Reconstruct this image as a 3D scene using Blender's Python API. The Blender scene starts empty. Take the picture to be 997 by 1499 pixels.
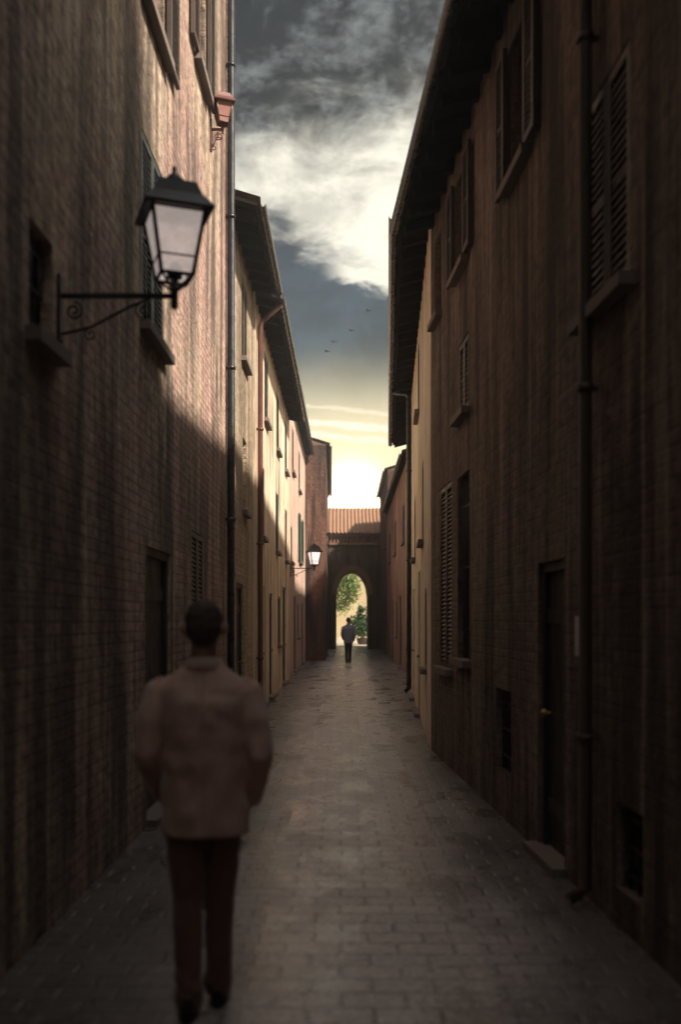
import bpy, bmesh, math, random
from mathutils import Vector, Matrix, noise as mnoise

random.seed(7)
C = bpy.context.scene.collection
sc = bpy.context.scene
R = math.radians

# ------------------------------------------------------------------ camera
F_PX, W_PX, H_PX, HOR = 1400.0, 997.0, 1499.0, 907.0
cam = bpy.data.cameras.new('camera')
cam.sensor_fit = 'VERTICAL'
cam.sensor_height = 36.0
cam.lens = 36.0 * F_PX / H_PX
cam.shift_y = (HOR - H_PX / 2) / H_PX
cam.clip_start = 0.05
cam.clip_end = 2000
cam.dof.use_dof = True
cam.dof.focus_distance = 17.0
cam.dof.aperture_fstop = (cam.lens / 1000) / 0.034
cam_o = bpy.data.objects.new('camera', cam)
cam_o.location = (0, 0, 1.73)
cam_o.rotation_euler = (R(90), 0, 0)
C.objects.link(cam_o)
sc.camera = cam_o

# ------------------------------------------------------------------ view
sc.view_settings.view_transform = 'Standard'
sc.view_settings.look = 'None'
sc.view_settings.exposure = 1.35
sc.view_settings.gamma = 1.0
sc.view_settings.use_curve_mapping = False
sc.cycles.use_denoising = True
sc.cycles.max_bounces = 8
sc.cycles.diffuse_bounces = 5
sc.cycles.sample_clamp_indirect = 6.0

# ------------------------------------------------------------------ node helper
class NT:
    """Small helper over a node tree: sockets or numbers in, a socket out."""
    def __init__(self, tree):
        self.t = tree
        tree.nodes.clear()
    def n(self, typ, **kw):
        nd = self.t.nodes.new(typ)
        for k, v in kw.items():
            setattr(nd, k, v)
        return nd
    def put(self, sock, v):
        if hasattr(v, 'is_output'):
            self.t.links.new(v, sock)
        elif isinstance(v, (tuple, list)) and len(v) == 3 and sock.type == 'RGBA':
            sock.default_value = (*v, 1)
        else:
            sock.default_value = v
    def m(self, op, a, b=None, c=None, clamp=False):
        nd = self.n('ShaderNodeMath', operation=op, use_clamp=clamp)
        for i, v in enumerate((a, b, c)):
            if v is not None:
                self.put(nd.inputs[i], v)
        return nd.outputs[0]
    def mix(self, f, a, b, mode='MIX'):
        nd = self.n('ShaderNodeMix', data_type='RGBA', blend_type=mode)
        self.put(nd.inputs[0], f)
        self.put(nd.inputs[6], a)
        self.put(nd.inputs[7], b)
        return nd.outputs[2]
    def smooth(self, x, lo, hi, a=0.0, b=1.0):
        nd = self.n('ShaderNodeMapRange', interpolation_type='SMOOTHSTEP')
        for i, v in enumerate((x, lo, hi, a, b)):
            self.put(nd.inputs[i], v)
        return nd.outputs[0]
    def noise(self, vec, scale=1, detail=4, rough=.55, distort=0.0):
        nd = self.n('ShaderNodeTexNoise')
        self.put(nd.inputs['Vector'], vec)
        nd.inputs['Scale'].default_value = scale
        nd.inputs['Detail'].default_value = detail
        nd.inputs['Roughness'].default_value = rough
        nd.inputs['Distortion'].default_value = distort
        return nd.outputs['Fac']
    def scale(self, vec, s, off=(0, 0, 0)):
        nd = self.n('ShaderNodeMapping')
        self.put(nd.inputs['Vector'], vec)
        nd.inputs['Location'].default_value = off
        nd.inputs['Scale'].default_value = s
        return nd.outputs[0]
    def xyz(self, x, y, z):
        nd = self.n('ShaderNodeCombineXYZ')
        for i, v in enumerate((x, y, z)):
            self.put(nd.inputs[i], v)
        return nd.outputs[0]

# ------------------------------------------------------------------ sun and sky
SUN = Vector((1.0, -0.62, 1.2)).normalized()          # towards the sun: over the right-hand roofs, a little behind us
sun = bpy.data.lights.new('sun', 'SUN')
sun.energy = 5.0
sun.angle = R(3.2)
sun.color = (1.0, 0.90, 0.78)
sun_o = bpy.data.objects.new('sun', sun)
sun_o.rotation_euler = (-SUN).to_track_quat('-Z', 'Y').to_euler()
sun_o.location = (12, -8, 30)
C.objects.link(sun_o)

world = bpy.data.worlds.new('World')
sc.world = world
world.use_nodes = True
def build_sky():
    t = NT(world.node_tree)
    out = t.n('ShaderNodeOutputWorld')
    bg = t.n('ShaderNodeBackground')
    bg.inputs['Strength'].default_value = 0.078
    t.t.links.new(bg.outputs[0], out.inputs[0])
    sky = t.n('ShaderNodeTexSky', sky_type='NISHITA', sun_disc=False)
    sky.sun_elevation = math.asin(SUN.z)
    sky.sun_rotation = math.atan2(SUN.x, SUN.y)
    sky.air_density = 1.2
    sky.dust_density = 1.0
    d = t.n('ShaderNodeTexCoord').outputs['Generated']
    sep = t.n('ShaderNodeSeparateXYZ')
    t.put(sep.inputs[0], d)
    x, y, z = sep.outputs
    az = t.m('MULTIPLY', t.m('ARCTAN2', x, y), 57.2958)            # degrees right of the street's axis
    el = t.m('MULTIPLY', t.m('ARCSINE', z), 57.2958)
    q = t.xyz(az, el, 0)
    # slow warp shared by the cloud edges
    w1 = t.m('SUBTRACT', t.noise(t.scale(q, (.16, .34, 1)), 1, 6, .62, .6), .5)
    w2 = t.m('SUBTRACT', t.noise(t.scale(q, (.5, 1.0, 1), (7, 3, 0)), 1, 7, .65, .4), .5)
    mott = t.noise(t.scale(q, (.19, .26, 1), (2, 9, 0)), 1, 9, .62, .5)
    fine = t.noise(t.scale(q, (1.3, 1.9, 1), (4, 1, 0)), 1, 6, .7)
    # clear, dark slate-blue sky: the Nishita sky, dimmed and greyed
    grey = t.n('ShaderNodeHueSaturation')
    grey.inputs['Saturation'].default_value = .95
    grey.inputs['Value'].default_value = .16
    t.put(grey.inputs['Color'], sky.outputs[0])
    base = t.mix(1.0, grey.outputs[0], (.80, 1.0, 1.0), 'MULTIPLY')
    bm_ = t.smooth(t.m('ADD', mott, t.m('MULTIPLY', t.m('SUBTRACT', fine, .5), .5)), .3, .7, .68, 1.28)
    base = t.mix(1.0, base, t.xyz(bm_, bm_, bm_), 'MULTIPLY')
    col = base
    # dark mottled storm cloud high ahead
    grain = t.smooth(t.m('ADD', mott, t.m('MULTIPLY', t.m('SUBTRACT', fine, .5), .4)), .40, .74)
    storm = t.mix(grain, (.08, .13, .18), (1.35, 1.5, 1.52))
    hi = t.smooth(t.m('ADD', el, t.m('ADD', t.m('MULTIPLY', w1, 9), t.m('MULTIPLY', az, -.16))), 23.6, 29.5)
    far = t.smooth(el, 36, 50)
    ahead = t.smooth(y, -.5, .5, 2.6, .6)
    over = t.mix(1.0, (3.5, 3.5, 3.6), t.xyz(ahead, ahead, ahead), 'MULTIPLY')  # unseen sky overhead and behind, brightened as added fill light
    storm = t.mix(far, storm, over)
    # bright cloud bank: its lower edge falls to the right
    low_edge = t.m('ADD', t.m('ADD', el, t.m('MULTIPLY', az, .42)), t.m('ADD', t.m('MULTIPLY', w1, 5.0), t.m('MULTIPLY', w2, 2.6)))
    bank = t.smooth(low_edge, 19.7, 22.0)
    shade = t.smooth(t.m('ADD', mott, t.m('MULTIPLY', t.m('SUBTRACT', fine, .5), .28)), .30, .60)
    cloud = t.mix(shade, (3.9, 3.75, 3.25), (6.6, 6.3, 5.3))
    col = t.mix(bank, col, cloud)
    # a thin wisp under the bank
    wl = t.m('ADD', t.m('ADD', el, t.m('MULTIPLY', az, .18)), t.m('MULTIPLY', w2, 1.6))
    wisp = t.m('MULTIPLY', t.smooth(t.m('ABSOLUTE', t.m('SUBTRACT', wl, 20.05)), .15, .75, 1, 0), t.smooth(az, -1.4, .8))
    col = t.mix(wisp, col, (6.3, 6.0, 5.1))
    col = t.mix(hi, col, storm)
    # low sunset glow down the street
    e2 = t.m('SUBTRACT', el, 7.4)
    a2 = t.m('SUBTRACT', az, .7)
    veil = t.m('MULTIPLY', t.smooth(t.m('ADD', el, t.m('MULTIPLY', w1, 1.5)), 9.6, 16.2, 1, 0), t.smooth(t.m('ABSOLUTE', a2), 6, 60, 1, .22))
    col = t.mix(veil, col, (6.9, 6.0, 3.9))
    # bright streaks across the glow
    sl = t.m('ADD', t.m('ADD', el, t.m('MULTIPLY', az, .10)), t.m('MULTIPLY', w2, .8))
    for c, wd, s in ((11.5, .30, .8), (10.8, .24, .7), (12.4, .2, .35)):
        st = t.m('MULTIPLY', t.smooth(t.m('ABSOLUTE', t.m('SUBTRACT', sl, c)), .03, wd, 1, 0), s)
        col = t.mix(st, col, (8, 7.5, 6.2))
    r2 = t.m('ADD', t.m('MULTIPLY', a2, a2), t.m('MULTIPLY', t.m('MULTIPLY', e2, e2), 1.3))
    core = t.m('EXPONENT', t.m('MULTIPLY', r2, -1 / 2.6))
    halo = t.m('EXPONENT', t.m('MULTIPLY', r2, -1 / 34.0))
    add = t.mix(1.0, t.mix(core, (0, 0, 0), (34, 29, 20)), t.mix(halo, (0, 0, 0), (1.8, 1.35, .45)), 'ADD')
    col = t.mix(1.0, col, add, 'ADD')
    below = t.smooth(el, -2, 0)
    col = t.mix(below, (.5, .45, .4), col)
    t.put(bg.inputs['Color'], col)
build_sky()

# ------------------------------------------------------------------ materials
def mat(name):
    m = bpy.data.materials.new(name)
    m.use_nodes = True
    t = NT(m.node_tree)
    out = t.n('ShaderNodeOutputMaterial')
    b = t.n('ShaderNodeBsdfPrincipled')
    t.t.links.new(b.outputs[0], out.inputs[0])
    return m, t, b

def plain(name, col, rough=.6, metal=0.0, var=.25, scale=6, bump=.0, spec=.5):
    m, t, b = mat(name)
    v = t.n('ShaderNodeTexCoord').outputs['Object']
    f = t.noise(v, scale, 5, .6)
    c = t.mix(f, tuple(x * (1 - var) for x in col), tuple(x * (1 + var) for x in col))
    t.put(b.inputs['Base Color'], c)
    t.put(b.inputs['Roughness'], t.smooth(f, .2, .8, rough * .8, min(1, rough * 1.2)))
    b.inputs['Metallic'].default_value = metal
    b.inputs['Specular IOR Level'].default_value = spec
    if bump:
        bp = t.n('ShaderNodeBump')
        bp.inputs['Strength'].default_value = bump
        bp.inputs['Distance'].default_value = .02
        t.put(bp.inputs['Height'], t.noise(v, scale * 4, 4, .6))
        t.t.links.new(bp.outputs[0], b.inputs['Normal'])
    return m

def streaks(t, uv, seed, lo=.39, hi=.61):
    """Run-off stains: narrow, tall marks of soot and rain on a wall, 0..1."""
    a = t.noise(t.scale(uv, (2.6, .28, 1), (seed, seed * 2, 0)), 1, 6, .62)
    b = t.noise(t.scale(uv, (15.0, .45, 1), (seed * 3, seed, 0)), 1, 5, .6)
    return t.m('MAXIMUM', t.smooth(a, lo, hi), t.m('MULTIPLY', t.smooth(b, lo + .05, hi + .05), .75))

def brick(name, c1, c2, c3, mortar, seed=0, stain=.7, bump=.9, light=.25):
    m, t, b = mat(name)
    uv = t.n('ShaderNodeTexCoord').outputs['UV']
    bt = t.n('ShaderNodeTexBrick')
    t.put(bt.inputs['Vector'], t.mix(.012, uv, t.n('ShaderNodeTexNoise').outputs['Color'], 'ADD'))
    bt.inputs['Scale'].default_value = 1
    bt.inputs['Brick Width'].default_value = .27
    bt.inputs['Row Height'].default_value = .078
    bt.inputs['Mortar Size'].default_value = .009
    bt.inputs['Mortar Smooth'].default_value = .35
    bt.inputs['Bias'].default_value = 0
    t.put(bt.inputs['Color1'], c1)
    t.put(bt.inputs['Color2'], c2)
    t.put(bt.inputs['Mortar'], mortar)
    big = t.noise(t.scale(uv, (.55, .28, 1), (seed, 3 + seed, 0)), 1, 5, .6)
    col = t.mix(t.m('MULTIPLY', t.smooth(big, .42, .6), .75), bt.outputs['Color'], c3)
    mid = t.noise(t.scale(uv, (9, 9, 1), (seed, 1, 0)), 1, 5, .7)
    col = t.mix(t.smooth(mid, .42, .64, .0, .85), col, tuple(x * .4 for x in c1))
    s = streaks(t, uv, seed + 1)
    col = t.mix(t.m('MULTIPLY', s, stain), col, (.028, .022, .019))
    # pale lime run-off in narrow tall streaks
    pale = t.noise(t.scale(uv, (8.0, .24, 1), (seed * 5, seed, 0)), 1, 6, .65)
    col = t.mix(t.smooth(pale, .52, .70, 0, light), col, tuple(min(1, x * 1.9 + .03) for x in c1))
    t.put(b.inputs['Base Color'], col)
    b.inputs['Roughness'].default_value = .9
    b.inputs['Specular IOR Level'].default_value = .25
    coarse = t.noise(t.scale(uv, (3.2, 3.2, 1), (seed, 8, 0)), 1, 7, .68)
    bare = t.smooth(big, .47, .56, 1, .3)
    h = t.m('ADD', t.m('MULTIPLY', t.m('MULTIPLY', bt.outputs['Fac'], -.9), bare), t.m('ADD', t.m('MULTIPLY', mid, 1.0), t.m('MULTIPLY', coarse, 1.6)))
    bp = t.n('ShaderNodeBump')
    bp.inputs['Strength'].default_value = bump
    bp.inputs['Distance'].default_value = .035
    t.put(bp.inputs['Height'], h)
    t.t.links.new(bp.outputs[0], b.inputs['Normal'])
    return m

def plaster(name, col, patch, seed=0, stain=.6, lo=.5, hi=.7):
    m, t, b = mat(name)
    uv = t.n('ShaderNodeTexCoord').outputs['UV']
    big = t.noise(t.scale(uv, (.5, .35, 1), (seed, 5, 0)), 1, 6, .65)
    c = t.mix(t.smooth(big, .4, .62), col, patch)
    mid = t.noise(t.scale(uv, (4, 4, 1), (seed, 1, 0)), 1, 7, .7)
    c = t.mix(t.smooth(mid, .35, .75, 0, .35), c, tuple(x * .5 for x in patch))
    s = streaks(t, uv, seed + 2, lo, hi)
    c = t.mix(t.m('MULTIPLY', s, stain), c, (.045, .033, .026))
    t.put(b.inputs['Base Color'], c)
    b.inputs['Roughness'].default_value = .9
    b.inputs['Specular IOR Level'].default_value = .2
    bp = t.n('ShaderNodeBump')
    bp.inputs['Strength'].default_value = .5
    bp.inputs['Distance'].default_value = .015
    t.put(bp.inputs['Height'], mid)
    t.t.links.new(bp.outputs[0], b.inputs['Normal'])
    return m

M = {}
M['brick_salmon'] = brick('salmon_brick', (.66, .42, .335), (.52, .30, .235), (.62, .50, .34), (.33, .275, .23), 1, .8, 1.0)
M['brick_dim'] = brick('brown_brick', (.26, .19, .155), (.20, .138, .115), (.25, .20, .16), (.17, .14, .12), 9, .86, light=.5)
M['brick_ochre'] = brick('ochre_brick', (.55, .42, .28), (.46, .32, .22), (.54, .44, .29), (.33, .27, .21), 4, .6)
M['brick_red'] = brick('red_brick', (.24, .115, .08), (.19, .085, .06), (.16, .085, .065), (.16, .12, .09), 5, .9)
M['brick_gate'] = brick('gate_brick', (.24, .15, .095), (.19, .11, .07), (.20, .14, .09), (.20, .15, .11), 6, .75)
M['cream'] = plaster('cream_plaster', (.77, .64, .47), (.70, .54, .38), 3, .8, .44, .66)
M['cream_right'] = plaster('warm_cream_plaster', (.84, .72, .56), (.80, .63, .47), 8, .7, .47, .70)
M['pink'] = plaster('pink_plaster', (.58, .42, .33), (.47, .31, .24), 5, .75)
M['brown'] = plaster('brown_plaster', (.40, .27, .20), (.30, .18, .13), 12, .9, .42, .62)
M['far_cream'] = plaster('pale_cream_plaster', (.66, .55, .34), (.58, .46, .27), 15, .25)
M['wood_dark'] = plain('dark_timber', (.016, .011, .009), .85, var=.5, bump=.3, spec=.08)
M['shutter_brown'] = plain('brown_shutter_paint', (.055, .035, .025), .55, var=.4)
M['shutter_black'] = plain('near_black_shutter_paint', (.018, .02, .019), .5, var=.3)
M['shutter_green'] = plain('green_shutter_paint', (.015, .055, .035), .5, var=.3)
M['frame_pale'] = plain('worn_pale_frame_paint', (.42, .41, .40), .45, var=.2)
M['frame_brown'] = plain('brown_frame_paint', (.07, .045, .032), .5, var=.3)
M['door'] = plain('dark_door_timber', (.022, .016, .013), .6, var=.5, bump=.3)
M['stone'] = plain('sill_stone', (.15, .12, .10), .85, var=.3, bump=.4)
M['iron'] = plain('black_iron', (.012, .011, .011), .5, metal=.0, var=.3, spec=.3)
M['lead'] = plain('dark_lead_pipe', (.028, .029, .032), .28, metal=.55, var=.3)
M['copper'] = plain('red_brown_pipe', (.10, .035, .025), .45, metal=.2, var=.3)
M['tile'] = plain('terracotta_tile', (.25, .135, .08), .85, var=.45, scale=3, bump=.4)
M['tile_dark'] = plain('weathered_tile', (.15, .085, .055), .85, var=.4, scale=3, bump=.4)
M['brass'] = plain('old_brass', (.35, .24, .10), .4, metal=.8)
M['plaque'] = plain('white_enamel', (.62, .60, .56), .35, var=.1)
M['pot'] = plain('dark_terracotta_pot', (.09, .055, .04), .8)
M['bark'] = plain('bark', (.07, .05, .035), .9, bump=.5)
M['bird'] = plain('dark_feathers', (.015, .015, .017), .7)
M['skin'] = plain('skin', (.42, .24, .17), .5, var=.1)
M['hair'] = plain('dark_brown_hair', (.05, .030, .022), .6, var=.4, scale=40, bump=.5)
M['shoe'] = plain('black_leather', (.012, .011, .011), .35)
M['shirt'] = plain('pale_shirt', (.40, .37, .36), .8)

def cloth(name, c1, c2, sc_=220):
    m, t, b = mat(name)
    v = t.n('ShaderNodeTexCoord').outputs['Object']
    a = t.noise(v, sc_, 2, .7)
    g = t.noise(v, 6, 4, .6)
    c = t.mix(t.smooth(a, .35, .65), c1, c2)
    c = t.mix(t.smooth(g, .35, .75, 0, .5), c, tuple(x * .6 for x in c1))
    t.put(b.inputs['Base Color'], c)
    b.inputs['Roughness'].default_value = .9
    b.inputs['Sheen Weight'].default_value = .35
    b.inputs['Sheen Roughness'].default_value = .4
    bp = t.n('ShaderNodeBump')
    bp.inputs['Strength'].default_value = .35
    bp.inputs['Distance'].default_value = .004
    t.put(bp.inputs['Height'], t.m('ADD', a, t.m('MULTIPLY', t.noise(t.scale(v, (9, 9, 4)), 1, 4), 3)))
    t.t.links.new(bp.outputs[0], b.inputs['Normal'])
    return m
M['tweed'] = cloth('brown_tweed', (.44, .265, .20), (.66, .45, .37))
M['maroon'] = cloth('dark_maroon_wool', (.12, .055, .046), (.17, .08, .066))
M['blue_grey'] = cloth('blue_grey_wool', (.15, .165, .21), (.22, .24, .30))
M['black_wool'] = cloth('black_wool', (.012, .011, .012), (.02, .018, .02))

def glass():
    m, t, b = mat('dark_window_glass')
    v = t.n('ShaderNodeTexCoord').outputs['Object']
    t.put(b.inputs['Base Color'], (.012, .014, .017))
    b.inputs['Roughness'].default_value = .08
    bp = t.n('ShaderNodeBump')
    bp.inputs['Strength'].default_value = .06
    t.put(bp.inputs['Height'], t.noise(v, 2, 2))
    t.t.links.new(bp.outputs[0], b.inputs['Normal'])
    return m
M['glass'] = glass()

def frosted(name, lit):
    m, t, b = mat(name)
    v = t.n('ShaderNodeTexCoord').outputs['Object']
    f = t.noise(v, 9, 5, .65)
    t.put(b.inputs['Base Color'], t.mix(t.smooth(f, .35, .65), (.34, .28, .25), (.82, .74, .70)))
    b.inputs['Roughness'].default_value = .32
    b.inputs['Transmission Weight'].default_value = .35
    t.put(b.inputs['Emission Color'], t.mix(f, (1, .80, .72), (1, .88, .82)))
    b.inputs['Emission Strength'].default_value = lit
    return m
M['frost'] = frosted('frosted_lamp_glass', .13)
M['frost_far'] = frosted('glowing_lamp_glass', .42)
M['frost_red'] = plain('reddish_lamp_glass', (.30, .15, .12), .35)

def leafmat(name, a, bb):
    m, t, b = mat(name)
    v = t.n('ShaderNodeTexCoord').outputs['Object']
    f = t.noise(v, 7, 3, .6)
    t.put(b.inputs['Base Color'], t.mix(t.smooth(f, .3, .7), a, bb))
    b.inputs['Roughness'].default_value = .45
    b.inputs['Transmission Weight'].default_value = 0
    b.inputs['Subsurface Weight'].default_value = 0
    return m
M['leaf'] = leafmat('fresh_leaves', (.09, .15, .03), (.20, .26, .06))
M['leaf_dark'] = leafmat('glossy_dark_leaves', (.025, .06, .022), (.10, .17, .06))

def paving(name, c1, c2, mortar, bw, rh, seed, wet=.5, side_shade=None):
    m, t, b = mat(name)
    uv = t.n('ShaderNodeTexCoord').outputs['UV']
    bt = t.n('ShaderNodeTexBrick')
    t.put(bt.inputs['Vector'], uv)
    bt.inputs['Scale'].default_value = 1
    bt.inputs['Brick Width'].default_value = bw
    bt.inputs['Row Height'].default_value = rh
    bt.inputs['Mortar Size'].default_value = .014
    bt.inputs['Mortar Smooth'].default_value = .4
    bt.inputs['Bias'].default_value = -.1
    t.put(bt.inputs['Color1'], c1)
    t.put(bt.inputs['Color2'], c2)
    t.put(bt.inputs['Mortar'], mortar)
    big = t.noise(t.scale(uv, (1.6, .9, 1), (seed, 2, 0)), 1, 8, .72)
    fine = t.noise(t.scale(uv, (26, 26, 1), (seed, 2, 0)), 1, 4, .75)
    c = t.mix(t.smooth(big, .36, .70, 0, .85), bt.outputs['Color'], tuple(x * .42 for x in c1))
    grit = t.noise(t.scale(uv, (60, 60, 1), (seed, 7, 0)), 1, 3, .8)
    c = t.mix(t.smooth(grit, .45, .62, 0, .6), c, tuple(x * .3 for x in c1))
    c = t.mix(t.smooth(fine, .3, .75, .0, .55), c, tuple(min(1, x * 1.7) for x in c2))
    if side_shade:                                                        # shade along the walls painted into the colour, lit middle left pale
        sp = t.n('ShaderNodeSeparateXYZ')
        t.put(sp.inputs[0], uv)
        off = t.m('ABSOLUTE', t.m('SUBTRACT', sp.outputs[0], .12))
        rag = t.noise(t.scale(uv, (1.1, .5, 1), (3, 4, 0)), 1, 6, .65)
        g_ = t.smooth(t.m('ADD', off, t.m('MULTIPLY', t.m('SUBTRACT', rag, .5), 1.3)), side_shade[0], side_shade[1], 0, .8)
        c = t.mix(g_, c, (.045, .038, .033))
    t.put(b.inputs['Base Color'], c)
    t.put(b.inputs['Roughness'], t.smooth(big, .35, .65, .52, .52 - wet * .38))
    h = t.m('ADD', t.m('MULTIPLY', bt.outputs['Fac'], -1.0), t.m('MULTIPLY', fine, .6))
    bp = t.n('ShaderNodeBump')
    bp.inputs['Strength'].default_value = .45
    bp.inputs['Distance'].default_value = .008
    t.put(bp.inputs['Height'], h)
    t.t.links.new(bp.outputs[0], b.inputs['Normal'])
    return m
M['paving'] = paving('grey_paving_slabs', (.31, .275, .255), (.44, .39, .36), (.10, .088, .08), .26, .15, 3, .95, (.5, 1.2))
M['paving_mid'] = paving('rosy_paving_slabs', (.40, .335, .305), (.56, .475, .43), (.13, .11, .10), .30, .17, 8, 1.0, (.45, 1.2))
M['ground'] = plain('earth', (.16, .13, .10), .95, scale=.8, var=.3)
M['gravel'] = plain('pale_gravel', (.42, .36, .26), .95, scale=3, var=.25)

# ------------------------------------------------------------------ mesh helpers
class MB:
    def __init__(self):
        self.v, self.f, self.sm = [], [], []
    def quad(self, a, b, c, d, smooth=False):
        i = len(self.v)
        self.v += [tuple(a), tuple(b), tuple(c), tuple(d)]
        self.f.append((i, i + 1, i + 2, i + 3))
        self.sm.append(smooth)
    def tri(self, a, b, c):
        i = len(self.v)
        self.v += [tuple(a), tuple(b), tuple(c)]
        self.f.append((i, i + 1, i + 2))
        self.sm.append(False)
    def hexa(self, p):
        """Eight corners: bottom ring 0-3, top ring 4-7."""
        i = len(self.v)
        self.v += [tuple(x) for x in p]
        for a in ((3, 2, 1, 0), (4, 5, 6, 7), (0, 1, 5, 4), (1, 2, 6, 5), (2, 3, 7, 6), (3, 0, 4, 7)):
            self.f.append(tuple(i + k for k in a))
            self.sm.append(False)
    def box(self, x0, x1, y0, y1, z0, z1, fn=None):
        p = [(x0, y0, z0), (x1, y0, z0), (x1, y1, z0), (x0, y1, z0), (x0, y0, z1), (x1, y0, z1), (x1, y1, z1), (x0, y1, z1)]
        self.hexa([fn(*q) for q in p] if fn else p)
    def rings(self, rings, caps=True, smooth=True, closed=True):
        i = len(self.v)
        n = len(rings[0])
        for r in rings:
            self.v += [tuple(p) for p in r]
        for k in range(len(rings) - 1):
            for j in range(n if closed else n - 1):
                a, b = i + k * n + j, i + k * n + (j + 1) % n
                self.f.append((a, b, b + n, a + n))
                self.sm.append(smooth)
        if caps and closed:
            self.f.append(tuple(i + j for j in range(n))[::-1])
            self.sm.append(False)
            e = i + (len(rings) - 1) * n
            self.f.append(tuple(e + j for j in range(n)))
            self.sm.append(False)
    def tube(self, pts, rad, n=10, flat=1.0, smooth=True, caps=True):
        pts = [Vector(p) for p in pts]
        if not hasattr(rad, '__len__'):
            rad = [rad] * len(pts)
        rs = []
        up = None
        for k, p in enumerate(pts):
            d = (pts[min(k + 1, len(pts) - 1)] - pts[max(k - 1, 0)]).normalized()
            if up is None:
                up = Vector((0, 0, 1)) if abs(d.z) < .9 else Vector((0, 1, 0))
            s = d.cross(up).normalized()
            u = s.cross(d).normalized()
            up = u
            rs.append([p + (s * math.cos(2 * math.pi * j / n) + u * flat * math.sin(2 * math.pi * j / n)) * rad[k] for j in range(n)])
        self.rings(rs, caps, smooth)
    def ell(self, c, r, n=16, m=10):
        rs = []
        for i in range(m + 1):
            a = math.pi * (i / m) * .996 + .006
            rs.append([(c[0] + r[0] * math.sin(a) * math.cos(2 * math.pi * j / n), c[1] + r[1] * math.sin(a) * math.sin(2 * math.pi * j / n), c[2] - r[2] * math.cos(a)) for j in range(n)])
        self.rings(rs)
    def loft(self, secs, n=24, k=2.0):
        """(centre x, y, z, rx, ry) sections, superellipse power k."""
        rs = []
        for (cx, cy, cz, rx, ry) in secs:
            r = []
            for j in range(n):
                a = 2 * math.pi * j / n
                ca, sa = math.cos(a), math.sin(a)
                r.append((cx + rx * math.copysign(abs(ca) ** (2 / k), ca), cy + ry * math.copysign(abs(sa) ** (2 / k), sa), cz))
            rs.append(r)
        self.rings(rs)
    def mesh(self, name, off=(0, 0, 0)):
        me = bpy.data.meshes.new(name)
        o = Vector(off)
        me.from_pydata([tuple(Vector(p) - o) for p in self.v], [], self.f)
        me.polygons.foreach_set('use_smooth', self.sm)
        bm = bmesh.new()
        bm.from_mesh(me)
        bmesh.ops.remove_doubles(bm, verts=bm.verts, dist=1e-5)
        bmesh.ops.recalc_face_normals(bm, faces=bm.faces)
        uvl = bm.loops.layers.uv.new('UVMap')
        for f in bm.faces:
            n = f.normal
            if abs(n.z) > .72:
                for l in f.loops:
                    p = l.vert.co + o
                    l[uvl].uv = (p.x, p.y)
            else:
                t = Vector((-n.y, n.x, 0)).normalized()
                if t.y < -.5 or (abs(t.y) <= .5 and t.x < 0):
                    t = -t
                for l in f.loops:
                    p = l.vert.co + o
                    l[uvl].uv = (p.dot(t), p.z)
        bm.to_mesh(me)
        bm.free()
        return me

def link(name, me, m, parent=None, loc=(0, 0, 0)):
    o = bpy.data.objects.new(name, me)
    C.objects.link(o)
    if m is not None:
        me.materials.append(M[m] if isinstance(m, str) else m)
    o.location = loc
    if parent is not None:
        o.parent = parent
    return o

def origin(o):
    p = Vector((0, 0, 0))
    while o is not None:
        p += Vector(o.location)
        o = o.parent
    return p

def part(name, mb, m, parent):
    """World-space geometry as a child of parent (roots here are never rotated while building)."""
    return link(name, mb.mesh(name, origin(parent)), m, parent)

def tag(o, label=None, cat=None, group=None, kind=None):
    for k, v in (('label', label), ('category', cat), ('group', group), ('kind', kind)):
        if v:
            o[k] = v
    return o

def thing(name, label, cat, loc=(0, 0, 0), group=None):
    o = bpy.data.objects.new(name, None)
    o.empty_display_size = .3
    o.location = loc
    C.objects.link(o)
    return tag(o, label, cat, group)

def struct(name, mb, m):
    return tag(link(name, mb.mesh(name), m), kind='structure')

def copy_tree(o, parent=None):
    c = o.copy()
    C.objects.link(c)
    c.parent = parent
    for ch in list(o.children):
        copy_tree(ch, c)
    return c

def on(px, py, y):
    """The point at depth y seen at photo pixel (px, py)."""
    return Vector(((px - W_PX / 2) / F_PX * y, y, 1.73 + (HOR - py) / F_PX * y))

# ------------------------------------------------------------------ ground
g = MB(); g.quad((-600, -200, -.012), (600, -200, -.012), (600, 900, -.012), (-600, 900, -.012))
struct('ground', g, 'ground')
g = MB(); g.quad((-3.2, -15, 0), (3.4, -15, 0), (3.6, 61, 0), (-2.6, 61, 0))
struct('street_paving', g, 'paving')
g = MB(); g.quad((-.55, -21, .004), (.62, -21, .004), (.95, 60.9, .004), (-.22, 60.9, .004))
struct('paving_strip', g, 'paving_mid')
g = MB(); g.quad((-14, 61, .004), (18, 61, .004), (18, 96, .004), (-14, 96, .004))
struct('courtyard', g, 'gravel')

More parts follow.
